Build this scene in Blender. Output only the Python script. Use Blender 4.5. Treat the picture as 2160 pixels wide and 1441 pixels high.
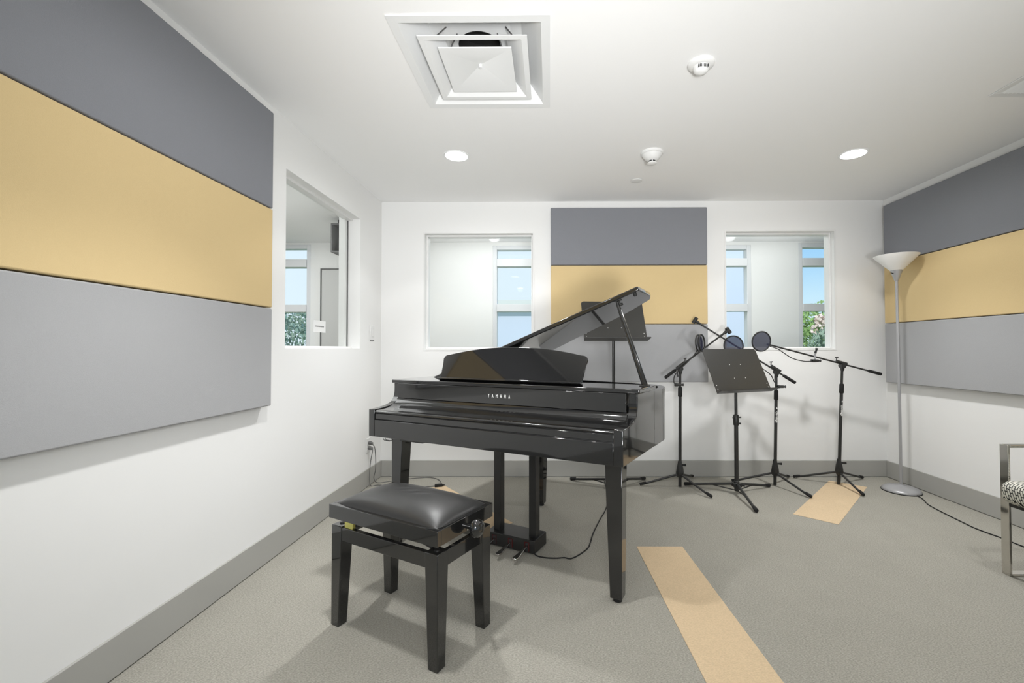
import bpy, bmesh, math, random
from mathutils import Vector, Matrix, Euler

random.seed(7)
for o in list(bpy.data.objects):
    bpy.data.objects.remove(o, do_unlink=True)
SC = bpy.context.scene
C = SC.collection
PI = math.pi

# ------------------------------------------------------------------ camera
F_PX, CX, PITCH, YAW, ROLL, HC = 911.36, 1154.44, 0.0170, -0.0059, -0.0014, 1.1273


def cam_dir(u, v):
    c, s = math.cos(ROLL), math.sin(ROLL)
    u, v = c * u + s * v, -s * u + c * v
    d = [u, 1.0, -v]
    c, s = math.cos(PITCH), math.sin(PITCH)
    d[1], d[2] = c * d[1] - s * d[2], s * d[1] + c * d[2]
    c, s = math.cos(YAW), math.sin(YAW)
    d[0], d[1] = c * d[0] + s * d[1], -s * d[0] + c * d[1]
    return Vector(d)


fwd = cam_dir(0, 0)
right = cam_dir(1, 0) - fwd
up = cam_dir(0, -1) - fwd
cd = bpy.data.cameras.new('camera')
cam = bpy.data.objects.new('camera', cd)
C.objects.link(cam)
cam.matrix_world = Matrix(((right.x, up.x, -fwd.x, 0), (right.y, up.y, -fwd.y, 0),
                           (right.z, up.z, -fwd.z, HC), (0, 0, 0, 1)))
cd.sensor_width = 36.0
cd.lens = F_PX / 2160 * 36.0
cd.shift_x = -(CX - 1080.0) / 2160.0
cd.clip_start = 0.02
SC.camera = cam

# ------------------------------------------------------------------ exposure, sky, lights
SC.view_settings.view_transform = 'Standard'
SC.view_settings.look = 'None'
SC.view_settings.exposure = 0.06
SC.view_settings.gamma = 1.0
SC.view_settings.use_curve_mapping = False

W_SOFT, W_FRONT, W_MID, W_REAR, W_WIDE, W_FILL, W_BOUNCE, W_HALL, W_SKY, W_SUN, LENS_E = 78.0, 12.0, 62.0, 18.0, 12.0, 118.0, 275.0, 20.0, 1.0, 2.2, 9.0

world = bpy.data.worlds.new('sky')
SC.world = world
world.use_nodes = True
wn, wl = world.node_tree.nodes, world.node_tree.links
wn.clear()
w_out = wn.new('ShaderNodeOutputWorld')
w_bg = wn.new('ShaderNodeBackground')
w_tc = wn.new('ShaderNodeTexCoord')
w_sep = wn.new('ShaderNodeSeparateXYZ')
w_ramp = wn.new('ShaderNodeValToRGB')
w_noise = wn.new('ShaderNodeTexNoise')
w_nr = wn.new('ShaderNodeValToRGB')
w_mix = wn.new('ShaderNodeMixRGB')
wl.new(w_tc.outputs['Generated'], w_sep.inputs[0])
wl.new(w_sep.outputs['Z'], w_ramp.inputs['Fac'])
e = w_ramp.color_ramp.elements
e[0].position, e[0].color = 0.0, (0.80, 0.93, 1.0, 1)
e[1].position, e[1].color = 0.24, (0.24, 0.58, 0.96, 1)
e.new(0.10).color = (0.62, 0.86, 1.0, 1)
wl.new(w_tc.outputs['Generated'], w_noise.inputs['Vector'])
w_noise.inputs['Scale'].default_value = 1.7
w_noise.inputs['Detail'].default_value = 5
wl.new(w_noise.outputs['Fac'], w_nr.inputs['Fac'])
w_nr.color_ramp.elements[0].position = 0.50
w_nr.color_ramp.elements[1].position = 0.72
w_az = wn.new('ShaderNodeMapRange')
w_az.inputs['From Min'].default_value, w_az.inputs['From Max'].default_value = 0.22, 0.46
w_az.inputs['To Min'].default_value, w_az.inputs['To Max'].default_value = 0.92, 0.0
wl.new(w_sep.outputs['X'], w_az.inputs['Value'])
w_max = wn.new('ShaderNodeMath')
w_max.operation = 'MULTIPLY_ADD'
w_max.inputs[1].default_value = 0.25
w_max.use_clamp = True
wl.new(w_nr.outputs['Color'], w_max.inputs[0])
wl.new(w_az.outputs[0], w_max.inputs[2])
wl.new(w_max.outputs[0], w_mix.inputs['Fac'])
wl.new(w_ramp.outputs['Color'], w_mix.inputs[1])
w_mix.inputs[2].default_value = (0.83, 0.94, 1.0, 1)
wl.new(w_mix.outputs[0], w_bg.inputs['Color'])
w_bg.inputs['Strength'].default_value = W_SKY
wl.new(w_bg.outputs[0], w_out.inputs['Surface'])


def area_light(name, loc, rot, sx, sy, watts, col=(1, 1, 1)):
    l = bpy.data.lights.new(name, 'AREA')
    l.shape = 'RECTANGLE'
    l.size, l.size_y, l.energy, l.color = sx, sy, watts, col
    o = bpy.data.objects.new(name, l)
    C.objects.link(o)
    o.location, o.rotation_euler = loc, rot
    return o


sl = bpy.data.lights.new('sun', 'SUN')
sl.energy, sl.angle, sl.color = W_SUN, 0.02, (1, 0.96, 0.9)
so = bpy.data.objects.new('sun', sl)
C.objects.link(so)
so.rotation_euler = (math.radians(48), 0, math.radians(-20))
# unseen fill lights added to brighten the hall behind the glass
area_light('hall_fill', (0.7, 4.62, 2.41), (0, 0, 0), 4.4, 0.5, W_HALL)
area_light('hall_fill', (-3.0, 3.2, 2.41), (0, 0, 0), 1.4, 3.0, W_HALL * 1.5)
area_light('hall_up_fill', (0.9, 4.62, 2.1), (PI, 0, 0), 4.4, 0.3, W_HALL * 0.55)
area_light('hall_up_fill', (-3.2, 2.4, 1.9), (PI, 0, 0), 1.2, 2.5, W_HALL * 1.1)

# two unseen fills added by the camera: one toward the piano, one off the ceiling


def fill_spot(name, loc, aim, cone, rad, watts):
    l = bpy.data.lights.new(name, 'SPOT')
    l.energy, l.spot_size, l.spot_blend, l.shadow_soft_size = watts, math.radians(cone), .9, rad
    o = bpy.data.objects.new(name, l)
    C.objects.link(o)
    o.location = loc
    o.rotation_euler = (Vector(aim) - Vector(loc)).to_track_quat('-Z', 'Y').to_euler()


fill_spot('piano_fill', (0.1, -.05, 1.30), (-.6, 3.83, 1.6), 110, .28, W_FILL)
fill_spot('bounce_fill', (0.4, -.75, .75), (.55, 2.5, 2.44), 76, .2, W_BOUNCE)

# ------------------------------------------------------------------ helpers
XR, XL, YB, H = 2.96, -1.50, 3.83, 2.44
YR = -2.2
YE = 5.30


class MB:
    def __init__(self):
        self.bm = bmesh.new()

    def poly(self, vs):
        return self.bm.faces.new([self.bm.verts.new(v) for v in vs])

    def box(self, lo, hi, rot=None, piv=None):
        x0, y0, z0 = lo
        x1, y1, z1 = hi
        return self.hexa([(x0, y0, z0), (x1, y0, z0), (x1, y1, z0), (x0, y1, z0)],
                         [(x0, y0, z1), (x1, y0, z1), (x1, y1, z1), (x0, y1, z1)], rot, piv)

    def hexa(self, bot, top, rot=None, piv=None):
        p = [Vector(v) for v in bot] + [Vector(v) for v in top]
        if rot is not None:
            pv = Vector(piv or (0, 0, 0))
            p = [rot @ (v - pv) + pv for v in p]
        v = [self.bm.verts.new(q) for q in p]
        n = len(bot)
        f = self.bm.faces
        f.new(v[:n][::-1])
        f.new(v[n:])
        for i in range(n):
            j = (i + 1) % n
            f.new((v[i], v[j], v[n + j], v[n + i]))
        return self

    def prism(self, a, b):
        """two matching loops of 3-D points joined into a solid"""
        return self.hexa(a, b)

    def tube(self, pts, r, n=12, flat=None):
        pts = [Vector(p) for p in pts]
        rr = r if isinstance(r, (list, tuple)) else [r] * len(pts)
        t0 = (pts[1] - pts[0]).normalized()
        ref = Vector((0, 0, 1)) if abs(t0.z) < 0.9 else Vector((1, 0, 0))
        nrm = t0.cross(ref).normalized()
        rings = []
        for i, p in enumerate(pts):
            if i == 0:
                t = t0
            elif i == len(pts) - 1:
                t = (pts[i] - pts[i - 1]).normalized()
            else:
                t = ((pts[i] - pts[i - 1]).normalized() + (pts[i + 1] - pts[i]).normalized()).normalized()
            nrm = (nrm - t * nrm.dot(t)).normalized()
            bi = t.cross(nrm)
            k = flat or 1.0
            rings.append([self.bm.verts.new(p + (nrm * math.cos(2 * PI * j / n) + bi * k * math.sin(2 * PI * j / n)) * rr[i]) for j in range(n)])
        for a, b in zip(rings, rings[1:]):
            for j in range(n):
                self.bm.faces.new((a[j], a[(j + 1) % n], b[(j + 1) % n], b[j]))
        self.bm.faces.new(rings[0][::-1])
        self.bm.faces.new(rings[-1])
        return self

    def lathe(self, prof, n=32, c=(0, 0, 0), m=None, caps=True, loop=False):
        """profile of (radius, height) turned about z; m carries it elsewhere"""
        c = Vector(c)
        rings = []
        for r, z in prof:
            if r < 1e-6:
                p = Vector((0, 0, z))
                rings.append([self.bm.verts.new(c + (m @ p if m else p))])
            else:
                ring = []
                for j in range(n):
                    p = Vector((r * math.cos(2 * PI * j / n), r * math.sin(2 * PI * j / n), z))
                    ring.append(self.bm.verts.new(c + (m @ p if m else p)))
                rings.append(ring)
        for a, b in zip(rings, rings[1:] + ([rings[0]] if loop else [])):
            for j in range(n):
                k = (j + 1) % n
                if len(a) == 1 and len(b) == 1:
                    continue
                if len(a) == 1:
                    self.bm.faces.new((a[0], b[k], b[j]))
                elif len(b) == 1:
                    self.bm.faces.new((a[j], a[k], b[0]))
                else:
                    self.bm.faces.new((a[j], a[k], b[k], b[j]))
        if not caps or loop:
            return self
        if len(rings[0]) > 1:
            self.bm.faces.new(rings[0][::-1])
        if len(rings[-1]) > 1:
            self.bm.faces.new(rings[-1])
        return self

    def build(self, name, mat, parent=None, bevel=0.0, seg=2, smooth=38, loc=None, rot=None):
        bmesh.ops.recalc_face_normals(self.bm, faces=self.bm.faces)
        me = bpy.data.meshes.new(name)
        self.bm.to_mesh(me)
        self.bm.free()
        for p in me.polygons:
            p.use_smooth = True
        me.set_sharp_from_angle(angle=math.radians(smooth))
        o = bpy.data.objects.new(name, me)
        C.objects.link(o)
        me.materials.append(mat)
        if parent is not None:
            o.parent = parent
        if loc:
            o.location = loc
        if rot:
            o.rotation_euler = rot
        if bevel:
            b = o.modifiers.new('bevel', 'BEVEL')
            b.width, b.segments, b.limit_method = bevel, seg, 'ANGLE'
            b.angle_limit = math.radians(40)
        return o


def tag(o, label, cat, group=None, kind=None):
    o['label'], o['category'] = label, cat
    if group:
        o['group'] = group
    if kind:
        o['kind'] = kind
    return o


def thing(name, label, cat, loc=(0, 0, 0), rz=0.0, group=None):
    o = bpy.data.objects.new(name, None)
    C.objects.link(o)
    o.empty_display_size = 0.1
    o.location, o.rotation_euler = loc, (0, 0, rz)
    return tag(o, label, cat, group)


def struct(o, label, cat):
    return tag(o, label, cat, kind='structure')


def spline(pts, n=8, closed=False):
    """Catmull-Rom through points"""
    P = [Vector(p) for p in pts]
    out = []
    m = len(P)
    for i in range(m if closed else m - 1):
        p1, p2 = P[i], P[(i + 1) % m]
        p0 = P[i - 1] if (closed or i > 0) else p1 * 2 - p2
        p3 = P[(i + 2) % m] if (closed or i + 2 < m) else p2 * 2 - p1
        for k in range(n):
            t = k / n
            out.append(0.5 * ((2 * p1) + (p2 - p0) * t + (2 * p0 - 5 * p1 + 4 * p2 - p3) * t * t + (3 * p1 - p0 - 3 * p2 + p3) * t ** 3))
    if not closed:
        out.append(P[-1])
    return out


def text_mesh(name, body, size, mat, parent, loc, rot, xs=1.0, bold=0.0, spacing=1.0, depth=0.0008, width=None):
    cu = bpy.data.curves.new(name, 'FONT')
    cu.body, cu.size, cu.extrude, cu.offset = body, size, depth, bold
    cu.space_character = spacing
    cu.align_x, cu.align_y = 'CENTER', 'CENTER'
    tmp = bpy.data.objects.new(name + '_tmp', cu)
    C.objects.link(tmp)
    if width:                                      # track the letters until the word has its measured length
        for _ in range(6):
            bpy.context.view_layer.update()
            w0 = tmp.dimensions.x * xs
            cu.space_character *= max(.6, min(1.8, 1 + (width / w0 - 1) * 1.25))
    dg = bpy.context.evaluated_depsgraph_get()
    me = bpy.data.meshes.new_from_object(tmp.evaluated_get(dg))
    bpy.data.objects.remove(tmp, do_unlink=True)
    me.name = name
    me.materials.clear()
    me.materials.append(mat)
    o = bpy.data.objects.new(name, me)
    C.objects.link(o)
    o.parent = parent
    o.location, o.rotation_euler, o.scale = loc, rot, (xs, 1, 1)
    return o


# ------------------------------------------------------------------ materials
def mat(name, col, rough=0.5, metal=0.0, spec=0.5, coat=0.0, bump=None, var=None, trans=None):
    m = bpy.data.materials.new(name)
    m.use_nodes = True
    nt = m.node_tree
    b = nt.nodes['Principled BSDF']
    b.inputs['Base Color'].default_value = (*col, 1)
    b.inputs['Roughness'].default_value = rough
    b.inputs['Metallic'].default_value = metal
    b.inputs['Specular IOR Level'].default_value = spec
    b.inputs['Coat Weight'].default_value = coat
    b.inputs['Coat Roughness'].default_value = 0.02
    tc = nt.nodes.new('ShaderNodeTexCoord')
    if var:
        amt, scale = var
        nz = nt.nodes.new('ShaderNodeTexNoise')
        nz.inputs['Scale'].default_value = scale
        nz.inputs['Detail'].default_value = 4
        mp = nt.nodes.new('ShaderNodeMapRange')
        mp.inputs['To Min'].default_value, mp.inputs['To Max'].default_value = 1 - amt, 1 + amt
        mx = nt.nodes.new('ShaderNodeMixRGB')
        mx.blend_type = 'MULTIPLY'
        mx.inputs['Fac'].default_value = 1
        mx.inputs[1].default_value = (*col, 1)
        nt.links.new(tc.outputs['Object'], nz.inputs['Vector'])
        nt.links.new(nz.outputs['Fac'], mp.inputs['Value'])
        nt.links.new(mp.outputs[0], mx.inputs[2])
        nt.links.new(mx.outputs[0], b.inputs['Base Color'])
    if bump:
        strength, scale, dist = bump
        nz = nt.nodes.new('ShaderNodeTexNoise')
        nz.inputs['Scale'].default_value = scale
        nz.inputs['Detail'].default_value = 3
        bp = nt.nodes.new('ShaderNodeBump')
        bp.inputs['Strength'].default_value, bp.inputs['Distance'].default_value = strength, dist
        nt.links.new(tc.outputs['Object'], nz.inputs['Vector'])
        nt.links.new(nz.outputs['Fac'], bp.inputs['Height'])
        nt.links.new(bp.outputs[0], b.inputs['Normal'])
    return m


def carpet_mat(name, col, amt):
    """loop-pile carpet: fine directional flecks and a rough bump"""
    m = mat(name, col, rough=0.95, spec=0.1)
    nt = m.node_tree
    b = nt.nodes['Principled BSDF']
    tc = nt.nodes.new('ShaderNodeTexCoord')
    mp = nt.nodes.new('ShaderNodeMapping')
    mp.inputs['Scale'].default_value = (1.0, 2.1, 1)
    nt.links.new(tc.outputs['Object'], mp.inputs[0])
    n1 = nt.nodes.new('ShaderNodeTexNoise')
    n1.inputs['Scale'].default_value, n1.inputs['Detail'].default_value = 140, 3
    n2 = nt.nodes.new('ShaderNodeTexNoise')
    n2.inputs['Scale'].default_value, n2.inputs['Detail'].default_value = 6, 4
    nt.links.new(mp.outputs[0], n1.inputs['Vector'])
    nt.links.new(tc.outputs['Object'], n2.inputs['Vector'])
    r1 = nt.nodes.new('ShaderNodeMapRange')
    r1.inputs['From Min'].default_value, r1.inputs['From Max'].default_value = 0.3, 0.7
    r1.inputs['To Min'].default_value, r1.inputs['To Max'].default_value = 1 - amt, 1 + amt
    nt.links.new(n1.outputs['Fac'], r1.inputs['Value'])
    r2 = nt.nodes.new('ShaderNodeMapRange')
    r2.inputs['To Min'].default_value, r2.inputs['To Max'].default_value = 0.94, 1.06
    nt.links.new(n2.outputs['Fac'], r2.inputs['Value'])
    mu = nt.nodes.new('ShaderNodeMath')
    mu.operation = 'MULTIPLY'
    nt.links.new(r1.outputs[0], mu.inputs[0])
    nt.links.new(r2.outputs[0], mu.inputs[1])
    mx = nt.nodes.new('ShaderNodeMixRGB')
    mx.blend_type = 'MULTIPLY'
    mx.inputs['Fac'].default_value = 1
    mx.inputs[1].default_value = (*col, 1)
    nt.links.new(mu.outputs[0], mx.inputs[2])
    nt.links.new(mx.outputs[0], b.inputs['Base Color'])
    bp = nt.nodes.new('ShaderNodeBump')
    bp.inputs['Strength'].default_value, bp.inputs['Distance'].default_value = 0.55, 0.004
    nt.links.new(n1.outputs['Fac'], bp.inputs['Height'])
    nt.links.new(bp.outputs[0], b.inputs['Normal'])
    return m


def glass_mat(name, tint=(1, 1, 1), refl=1.0):
    m = bpy.data.materials.new(name)
    m.use_nodes = True
    nt = m.node_tree
    nt.nodes.clear()
    out = nt.nodes.new('ShaderNodeOutputMaterial')
    t = nt.nodes.new('ShaderNodeBsdfTransparent')
    t.inputs['Color'].default_value = (*tint, 1)
    g = nt.nodes.new('ShaderNodeBsdfGlossy')
    g.inputs['Roughness'].default_value = 0.0
    geo = nt.nodes.new('ShaderNodeNewGeometry')
    dt = nt.nodes.new('ShaderNodeVectorMath')
    dt.operation = 'DOT_PRODUCT'
    nt.links.new(geo.outputs['Incoming'], dt.inputs[0])
    nt.links.new(geo.outputs['Normal'], dt.inputs[1])

    def math_node(op, a, b_):
        q = nt.nodes.new('ShaderNodeMath')
        q.operation = op
        for i_, v_ in enumerate((a, b_)):
            if v_ is None:
                continue
            if isinstance(v_, (int, float)):
                q.inputs[i_].default_value = v_
            else:
                nt.links.new(v_, q.inputs[i_])
        return q.outputs[0]
    ab = math_node('ABSOLUTE', dt.outputs['Value'], None)
    p5 = math_node('POWER', math_node('SUBTRACT', 1.0, ab), 5.0)
    sch = math_node('MULTIPLY_ADD', p5, .96)
    sch.node.inputs[2].default_value = .04
    mu = nt.nodes.new('ShaderNodeMath')
    mu.operation = 'MULTIPLY'
    mu.inputs[1].default_value = refl
    mx = nt.nodes.new('ShaderNodeMixShader')
    nt.links.new(sch, mu.inputs[0])
    nt.links.new(mu.outputs[0], mx.inputs['Fac'])
    nt.links.new(t.outputs[0], mx.inputs[1])
    nt.links.new(g.outputs[0], mx.inputs[2])
    nt.links.new(mx.outputs[0], out.inputs['Surface'])
    return m


def emit_mat(name, col, strength):
    m = bpy.data.materials.new(name)
    m.use_nodes = True
    nt = m.node_tree
    nt.nodes.clear()
    out = nt.nodes.new('ShaderNodeOutputMaterial')
    em = nt.nodes.new('ShaderNodeEmission')
    em.inputs['Color'].default_value = (*col, 1)
    em.inputs['Strength'].default_value = strength
    nt.links.new(em.outputs[0], out.inputs['Surface'])
    return m


def mesh_mat(name, col, open_):
    """thin nylon mesh: partly open, partly dark thread"""
    m = mat(name, col, rough=0.7, spec=0.2)
    nt = m.node_tree
    out = nt.nodes['Material Output']
    t = nt.nodes.new('ShaderNodeBsdfTransparent')
    mx = nt.nodes.new('ShaderNodeMixShader')
    mx.inputs['Fac'].default_value = 1 - open_
    nt.links.new(t.outputs[0], mx.inputs[1])
    nt.links.new(nt.nodes['Principled BSDF'].outputs[0], mx.inputs[2])
    nt.links.new(mx.outputs[0], out.inputs['Surface'])
    return m


def weave_mat(name):
    """off-white upholstery woven with thin black wavy lines"""
    m = mat(name, (0.7, 0.69, 0.62), rough=0.85, spec=0.2)
    nt = m.node_tree
    b = nt.nodes['Principled BSDF']
    tc = nt.nodes.new('ShaderNodeTexCoord')
    mp = nt.nodes.new('ShaderNodeMapping')
    mp.inputs['Rotation'].default_value = (0.5, 0.6, 0.35)
    br = nt.nodes.new('ShaderNodeTexBrick')
    br.inputs['Color1'].default_value = (0.72, 0.71, 0.63, 1)
    br.inputs['Color2'].default_value = (0.66, 0.65, 0.58, 1)
    br.inputs['Mortar'].default_value = (0.02, 0.02, 0.02, 1)
    br.inputs['Scale'].default_value = 22
    br.inputs['Mortar Size'].default_value = 0.035
    br.inputs['Brick Width'].default_value = 0.42
    br.inputs['Row Height'].default_value = 0.24
    nt.links.new(tc.outputs['Object'], mp.inputs[0])
    nt.links.new(mp.outputs[0], br.inputs['Vector'])
    nt.links.new(br.outputs['Color'], b.inputs['Base Color'])
    return m


M_WALL = mat('wall_paint', (0.86, 0.86, 0.85), 0.7, spec=0.25, bump=(0.05, 180, 0.002))
M_CEIL = mat('ceiling_paint', (0.90, 0.90, 0.895), 0.8, spec=0.2)
M_TRIM = mat('white_trim', (0.82, 0.82, 0.81), 0.35)
M_BASE = mat('grey_vinyl_base', (0.41, 0.405, 0.38), 0.45, spec=0.4)
M_CARPET = carpet_mat('grey_carpet', (0.345, 0.332, 0.290), 0.27)
M_TAN = carpet_mat('tan_carpet', (0.66, 0.51, 0.335), 0.10)
M_GREY = mat('light_grey_fabric', (0.40, 0.403, 0.413), 0.92, spec=0.15, bump=(0.35, 420, 0.002), var=(0.05, 260))
M_GREYD = mat('dark_grey_fabric', (0.245, 0.252, 0.275), 0.92, spec=0.15, bump=(0.35, 420, 0.002), var=(0.05, 260))
M_YELL = mat('mustard_fabric', (0.69, 0.53, 0.285), 0.92, spec=0.15, bump=(0.35, 420, 0.002), var=(0.04, 260))
M_LACQ = mat('black_lacquer', (0.010, 0.010, 0.010), 0.06, spec=0.6, coat=0.6)
M_SATIN = mat('satin_black_wood', (0.014, 0.014, 0.014), 0.32, spec=0.5)
M_LEATHER = mat('black_leather', (0.022, 0.022, 0.022), 0.36, spec=0.55, bump=(0.25, 380, 0.001))
M_STAND = mat('black_powdercoat', (0.018, 0.018, 0.017), 0.42, spec=0.5)
M_PLATE = mat('dark_painted_steel', (0.035, 0.034, 0.031), 0.36, spec=0.6)
M_RUBBER = mat('black_rubber', (0.015, 0.015, 0.015), 0.7, spec=0.3)
M_CHROME = mat('polished_steel', (0.62, 0.60, 0.56), 0.07, metal=1.0)
M_BRASS = mat('yellow_zinc', (0.65, 0.62, 0.2), 0.3, metal=1.0)
M_PEDAL = mat('bright_pedal_metal', (0.60, 0.59, 0.57), 0.10, metal=1.0)
M_FELT = mat('red_felt', (0.08, 0.012, 0.012), 0.9, spec=0.1)
M_SILVER = mat('silver_paint', (0.42, 0.42, 0.43), 0.32, metal=0.35)
M_SHADE = mat('white_shade', (0.86, 0.85, 0.83), 0.4)
M_WHITEP = mat('white_plastic', (0.80, 0.80, 0.79), 0.4)
M_WHITEM = mat('white_enamel', (0.80, 0.81, 0.81), 0.3)
M_DARK = mat('dark_cavity', (0.02, 0.02, 0.02), 0.8)
M_LETTER = mat('silver_lettering', (0.80, 0.80, 0.78), 0.35)
M_GLASS = glass_mat('clear_glass', (0.985, 0.995, 0.99), 0.3)
M_GLASSO = glass_mat('window_glass', (0.97, 0.985, 1.0), 0.15)
M_FRAME = mat('window_frame_paint', (0.74, 0.75, 0.77), 0.4)
M_GASKET = mat('grey_gasket', (0.10, 0.10, 0.10), 0.6)
M_LENS = emit_mat('lit_lamp_lens', (1.0, 0.99, 0.96), LENS_E)
M_POP = mesh_mat('nylon_mesh', (0.035, 0.037, 0.07), 0.36)
M_WEAVE = weave_mat('black_white_weave')
M_CORD = mat('grey_cord', (0.12, 0.12, 0.115), 0.5)
M_BLDG = mat('pale_blue_facade', (0.70, 0.75, 0.92), 0.6)
M_LEAF = mat('green_leaves', (0.30, 0.46, 0.17), 0.6, var=(0.6, 3.0))
M_LEAF2 = mat('blue_green_leaves', (0.30, 0.40, 0.31), 0.6, var=(0.5, 3.0))
M_PETAL = mat('pale_pink_petals', (0.85, 0.72, 0.66), 0.6)
M_GRASS = mat('lawn', (0.18, 0.28, 0.09), 0.9, var=(0.3, 2))
M_DOOR = mat('door_paint', (0.56, 0.56, 0.55), 0.45)
M_BOXG = mat('grey_cabinet', (0.12, 0.12, 0.12), 0.5)
M_ORANGE = mat('orange_card', (0.62, 0.33, 0.12), 0.6)

# ------------------------------------------------------------------ room shell
X0, X1 = -4.6, 4.4

b = MB()
b.box((X0, YR - .1, -0.1), (X1, YE + .12, 0))
struct(b.build('floor', M_CARPET), 'grey loop pile carpet floor of the music room', 'floor')

DX, DY, DW = -0.322, 1.994, 0.325            # centre and half width of the air diffuser
hw = DW - 0.03
b = MB()
for lo, hi in (((X0, YR - .1), (X1, DY - hw)), ((X0, DY + hw), (X1, YE + .12)),
               ((X0, DY - hw), (DX - hw, DY + hw)), ((DX + hw, DY - hw), (X1, DY + hw))):
    b.box((*lo, H), (*hi, H + .06))
b.box((DX - hw - .05, DY - hw - .05, H + .2), (DX + hw + .05, DY + hw + .05, H + .22))
struct(b.build('ceiling', M_CEIL), 'flat white plaster ceiling with recessed downlights', 'ceiling')

W1 = (-1.112, -0.151, 1.127, 2.155)           # openings in the back wall: x0, x1, z0, z1
W2 = (1.563, 2.520, 1.125, 2.166)
W3 = (2.437, 3.399, 1.132, 2.158)             # opening in the left wall: y0, y1, z0, z1
WT = 0.12


def wall_x(b, y0, y1, xa, xb, holes, z1=H):
    cur = xa
    for x0, x1, za, zb in sorted(holes):
        b.box((cur, y0, 0), (x0, y1, z1))
        if za > 0:
            b.box((x0, y0, 0), (x1, y1, za))
        b.box((x0, y0, zb), (x1, y1, z1))
        cur = x1
    b.box((cur, y0, 0), (xb, y1, z1))


b = MB()
wall_x(b, YB, YB + WT, XL - WT, X1, [W1, W2])
struct(b.build('wall_back', M_WALL), 'white back wall with two square interior windows', 'wall')
b = MB()
y = YR
for p, q, za, zb in [(YR, W3[0], 0, 0), (W3[0], W3[1], W3[2], W3[3]), (W3[1], YB, 0, 0)]:
    if za:
        b.box((XL - WT, p, 0), (XL, q, za))
        b.box((XL - WT, p, zb), (XL, q, H))
    else:
        b.box((XL - WT, p, 0), (XL, q, H))
struct(b.build('wall_left', M_WALL), 'white left wall with one interior window', 'wall')
b = MB()
b.box((XR, YR, 0), (XR + WT, YB, H))
struct(b.build('wall_right', M_WALL), 'white right wall behind the floor lamp', 'wall')
b = MB()
wall_x(b, YR - .1, YR, X0, X1, [(-1.0, 2.5, 0.7, 2.2)])
struct(b.build('wall_rear', M_WALL), 'white rear wall of the room behind the viewer', 'wall')
b = MB()
wall_x(b, YE, YE + WT, X0, X1, [(-4.2, -2.95, 0.9, 2.42), (-0.70, 2.47, 0.9, 2.40), (3.05, 4.25, 0.9, 2.42)])
struct(b.build('wall_outer', M_WALL), 'white outer wall of the hall seen through the windows', 'wall')
b = MB()
b.box((X0 - .1, YR - .1, 0), (X0, YE + .12, H))
struct(b.build('wall_hall_left', M_WALL), 'white far left wall of the hall', 'wall')
b = MB()
b.box((X1, YR - .1, 0), (X1 + .1, YE + .12, H))
struct(b.build('wall_hall_right', M_WALL), 'white end wall of the hall at right', 'wall')

BH, BT = 0.1452, 0.010
for nm, lo, hi in (('baseboard_back', (XL + BT, YB - BT, .0035), (XR - BT, YB, BH)), ('baseboard_left', (XL, YR + BT, .0035), (XL + BT, YB, BH)),
                   ('baseboard_right', (XR - BT, YR + BT, .0035), (XR, YB, BH)), ('baseboard_rear', (XL + BT, YR, .0035), (XR - BT, YR + BT, BH))):
    b = MB()
    b.box(lo, hi)
    struct(b.build(nm, M_BASE, bevel=0.003), 'grey vinyl base strip along the %s wall' % nm.split('_')[1], 'baseboard')


def frame_xz(name, x0, x1, z0, z1, yf, yb_, t, m, label, glass_y, gm, mull_x=(), mull_z=(), mw=0.05):
    """window unit standing in an opening of a wall that faces -y"""
    b = MB()
    b.box((x0, yf, z0), (x0 + t, yb_, z1))
    b.box((x1 - t, yf, z0), (x1, yb_, z1))
    b.box((x0 + t, yf, z0), (x1 - t, yb_, z0 + t))
    b.box((x0 + t, yf, z1 - t), (x1 - t, yb_, z1))
    for x in mull_x:
        b.box((x - mw / 2, yf, z0 + t), (x + mw / 2, yb_, z1 - t))
    for za, zb in mull_z:
        b.box((x0 + t, yf - .015, za), (x1 - t, yb_, zb))
    f = b.build(name, m, bevel=0.003)
    struct(f, label, 'window')
    g = MB()
    g.box((x0 + t * .5, glass_y - .003, z0 + t * .5), (x1 - t * .5, glass_y + .003, z1 - t * .5))
    g.build('glass_pane', gm, f)
    return f


f1 = frame_xz('window_1', *W1, YB + .045, YB + .12, 0.016, M_TRIM, 'square interior window in the back wall left of the striped panels', YB + .085, M_GLASS)
f2 = frame_xz('window_2', *W2, YB + .045, YB + .12, 0.016, M_TRIM, 'square interior window in the back wall right of the striped panels', YB + .085, M_GLASS)
for f, W in ((f1, W1), (f2, W2)):
    b = MB()                                     # thin flush bead round the opening
    for lo, hi in (((W[0] - .014, W[2] - .014), (W[0], W[3] + .014)), ((W[1], W[2] - .014), (W[1] + .014, W[3] + .014)),
                   ((W[0], W[3]), (W[1], W[3] + .014)), ((W[0], W[2] - .014), (W[1], W[2]))):
        b.box((lo[0], YB - .004, lo[1]), (hi[0], YB + .001, hi[1]))
    b.build('window_bead', M_TRIM, f)
b = MB()
t = 0.016
xa, xb = XL - .115, XL - .06
b.box((xa, W3[0], W3[2]), (xb, W3[0] + t, W3[3]))
b.box((xa - .03, W3[1] - .05, W3[2]), (XL - .1, W3[1], W3[3]))
b.box((xa, W3[0], W3[2]), (xb, W3[1], W3[2] + t))
b.box((xa, W3[0], W3[3] - t), (xb, W3[1], W3[3]))
f3 = struct(b.build('window_3', M_TRIM), 'interior window in the left wall', 'window')
b = MB()
b.box((XL - .103, W3[0] + .008, W3[2] + .008), (XL - .097, W3[1] - .003, W3[3] - .008))
b.build('glass_pane', M_GLASS, f3)
b = MB()
b.box((XL - .104, W3[1] - .012, W3[2] + .01), (XL - .094, W3[1] - .002, W3[3] - .01))
b.build('gasket', M_GASKET, f3)
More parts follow.
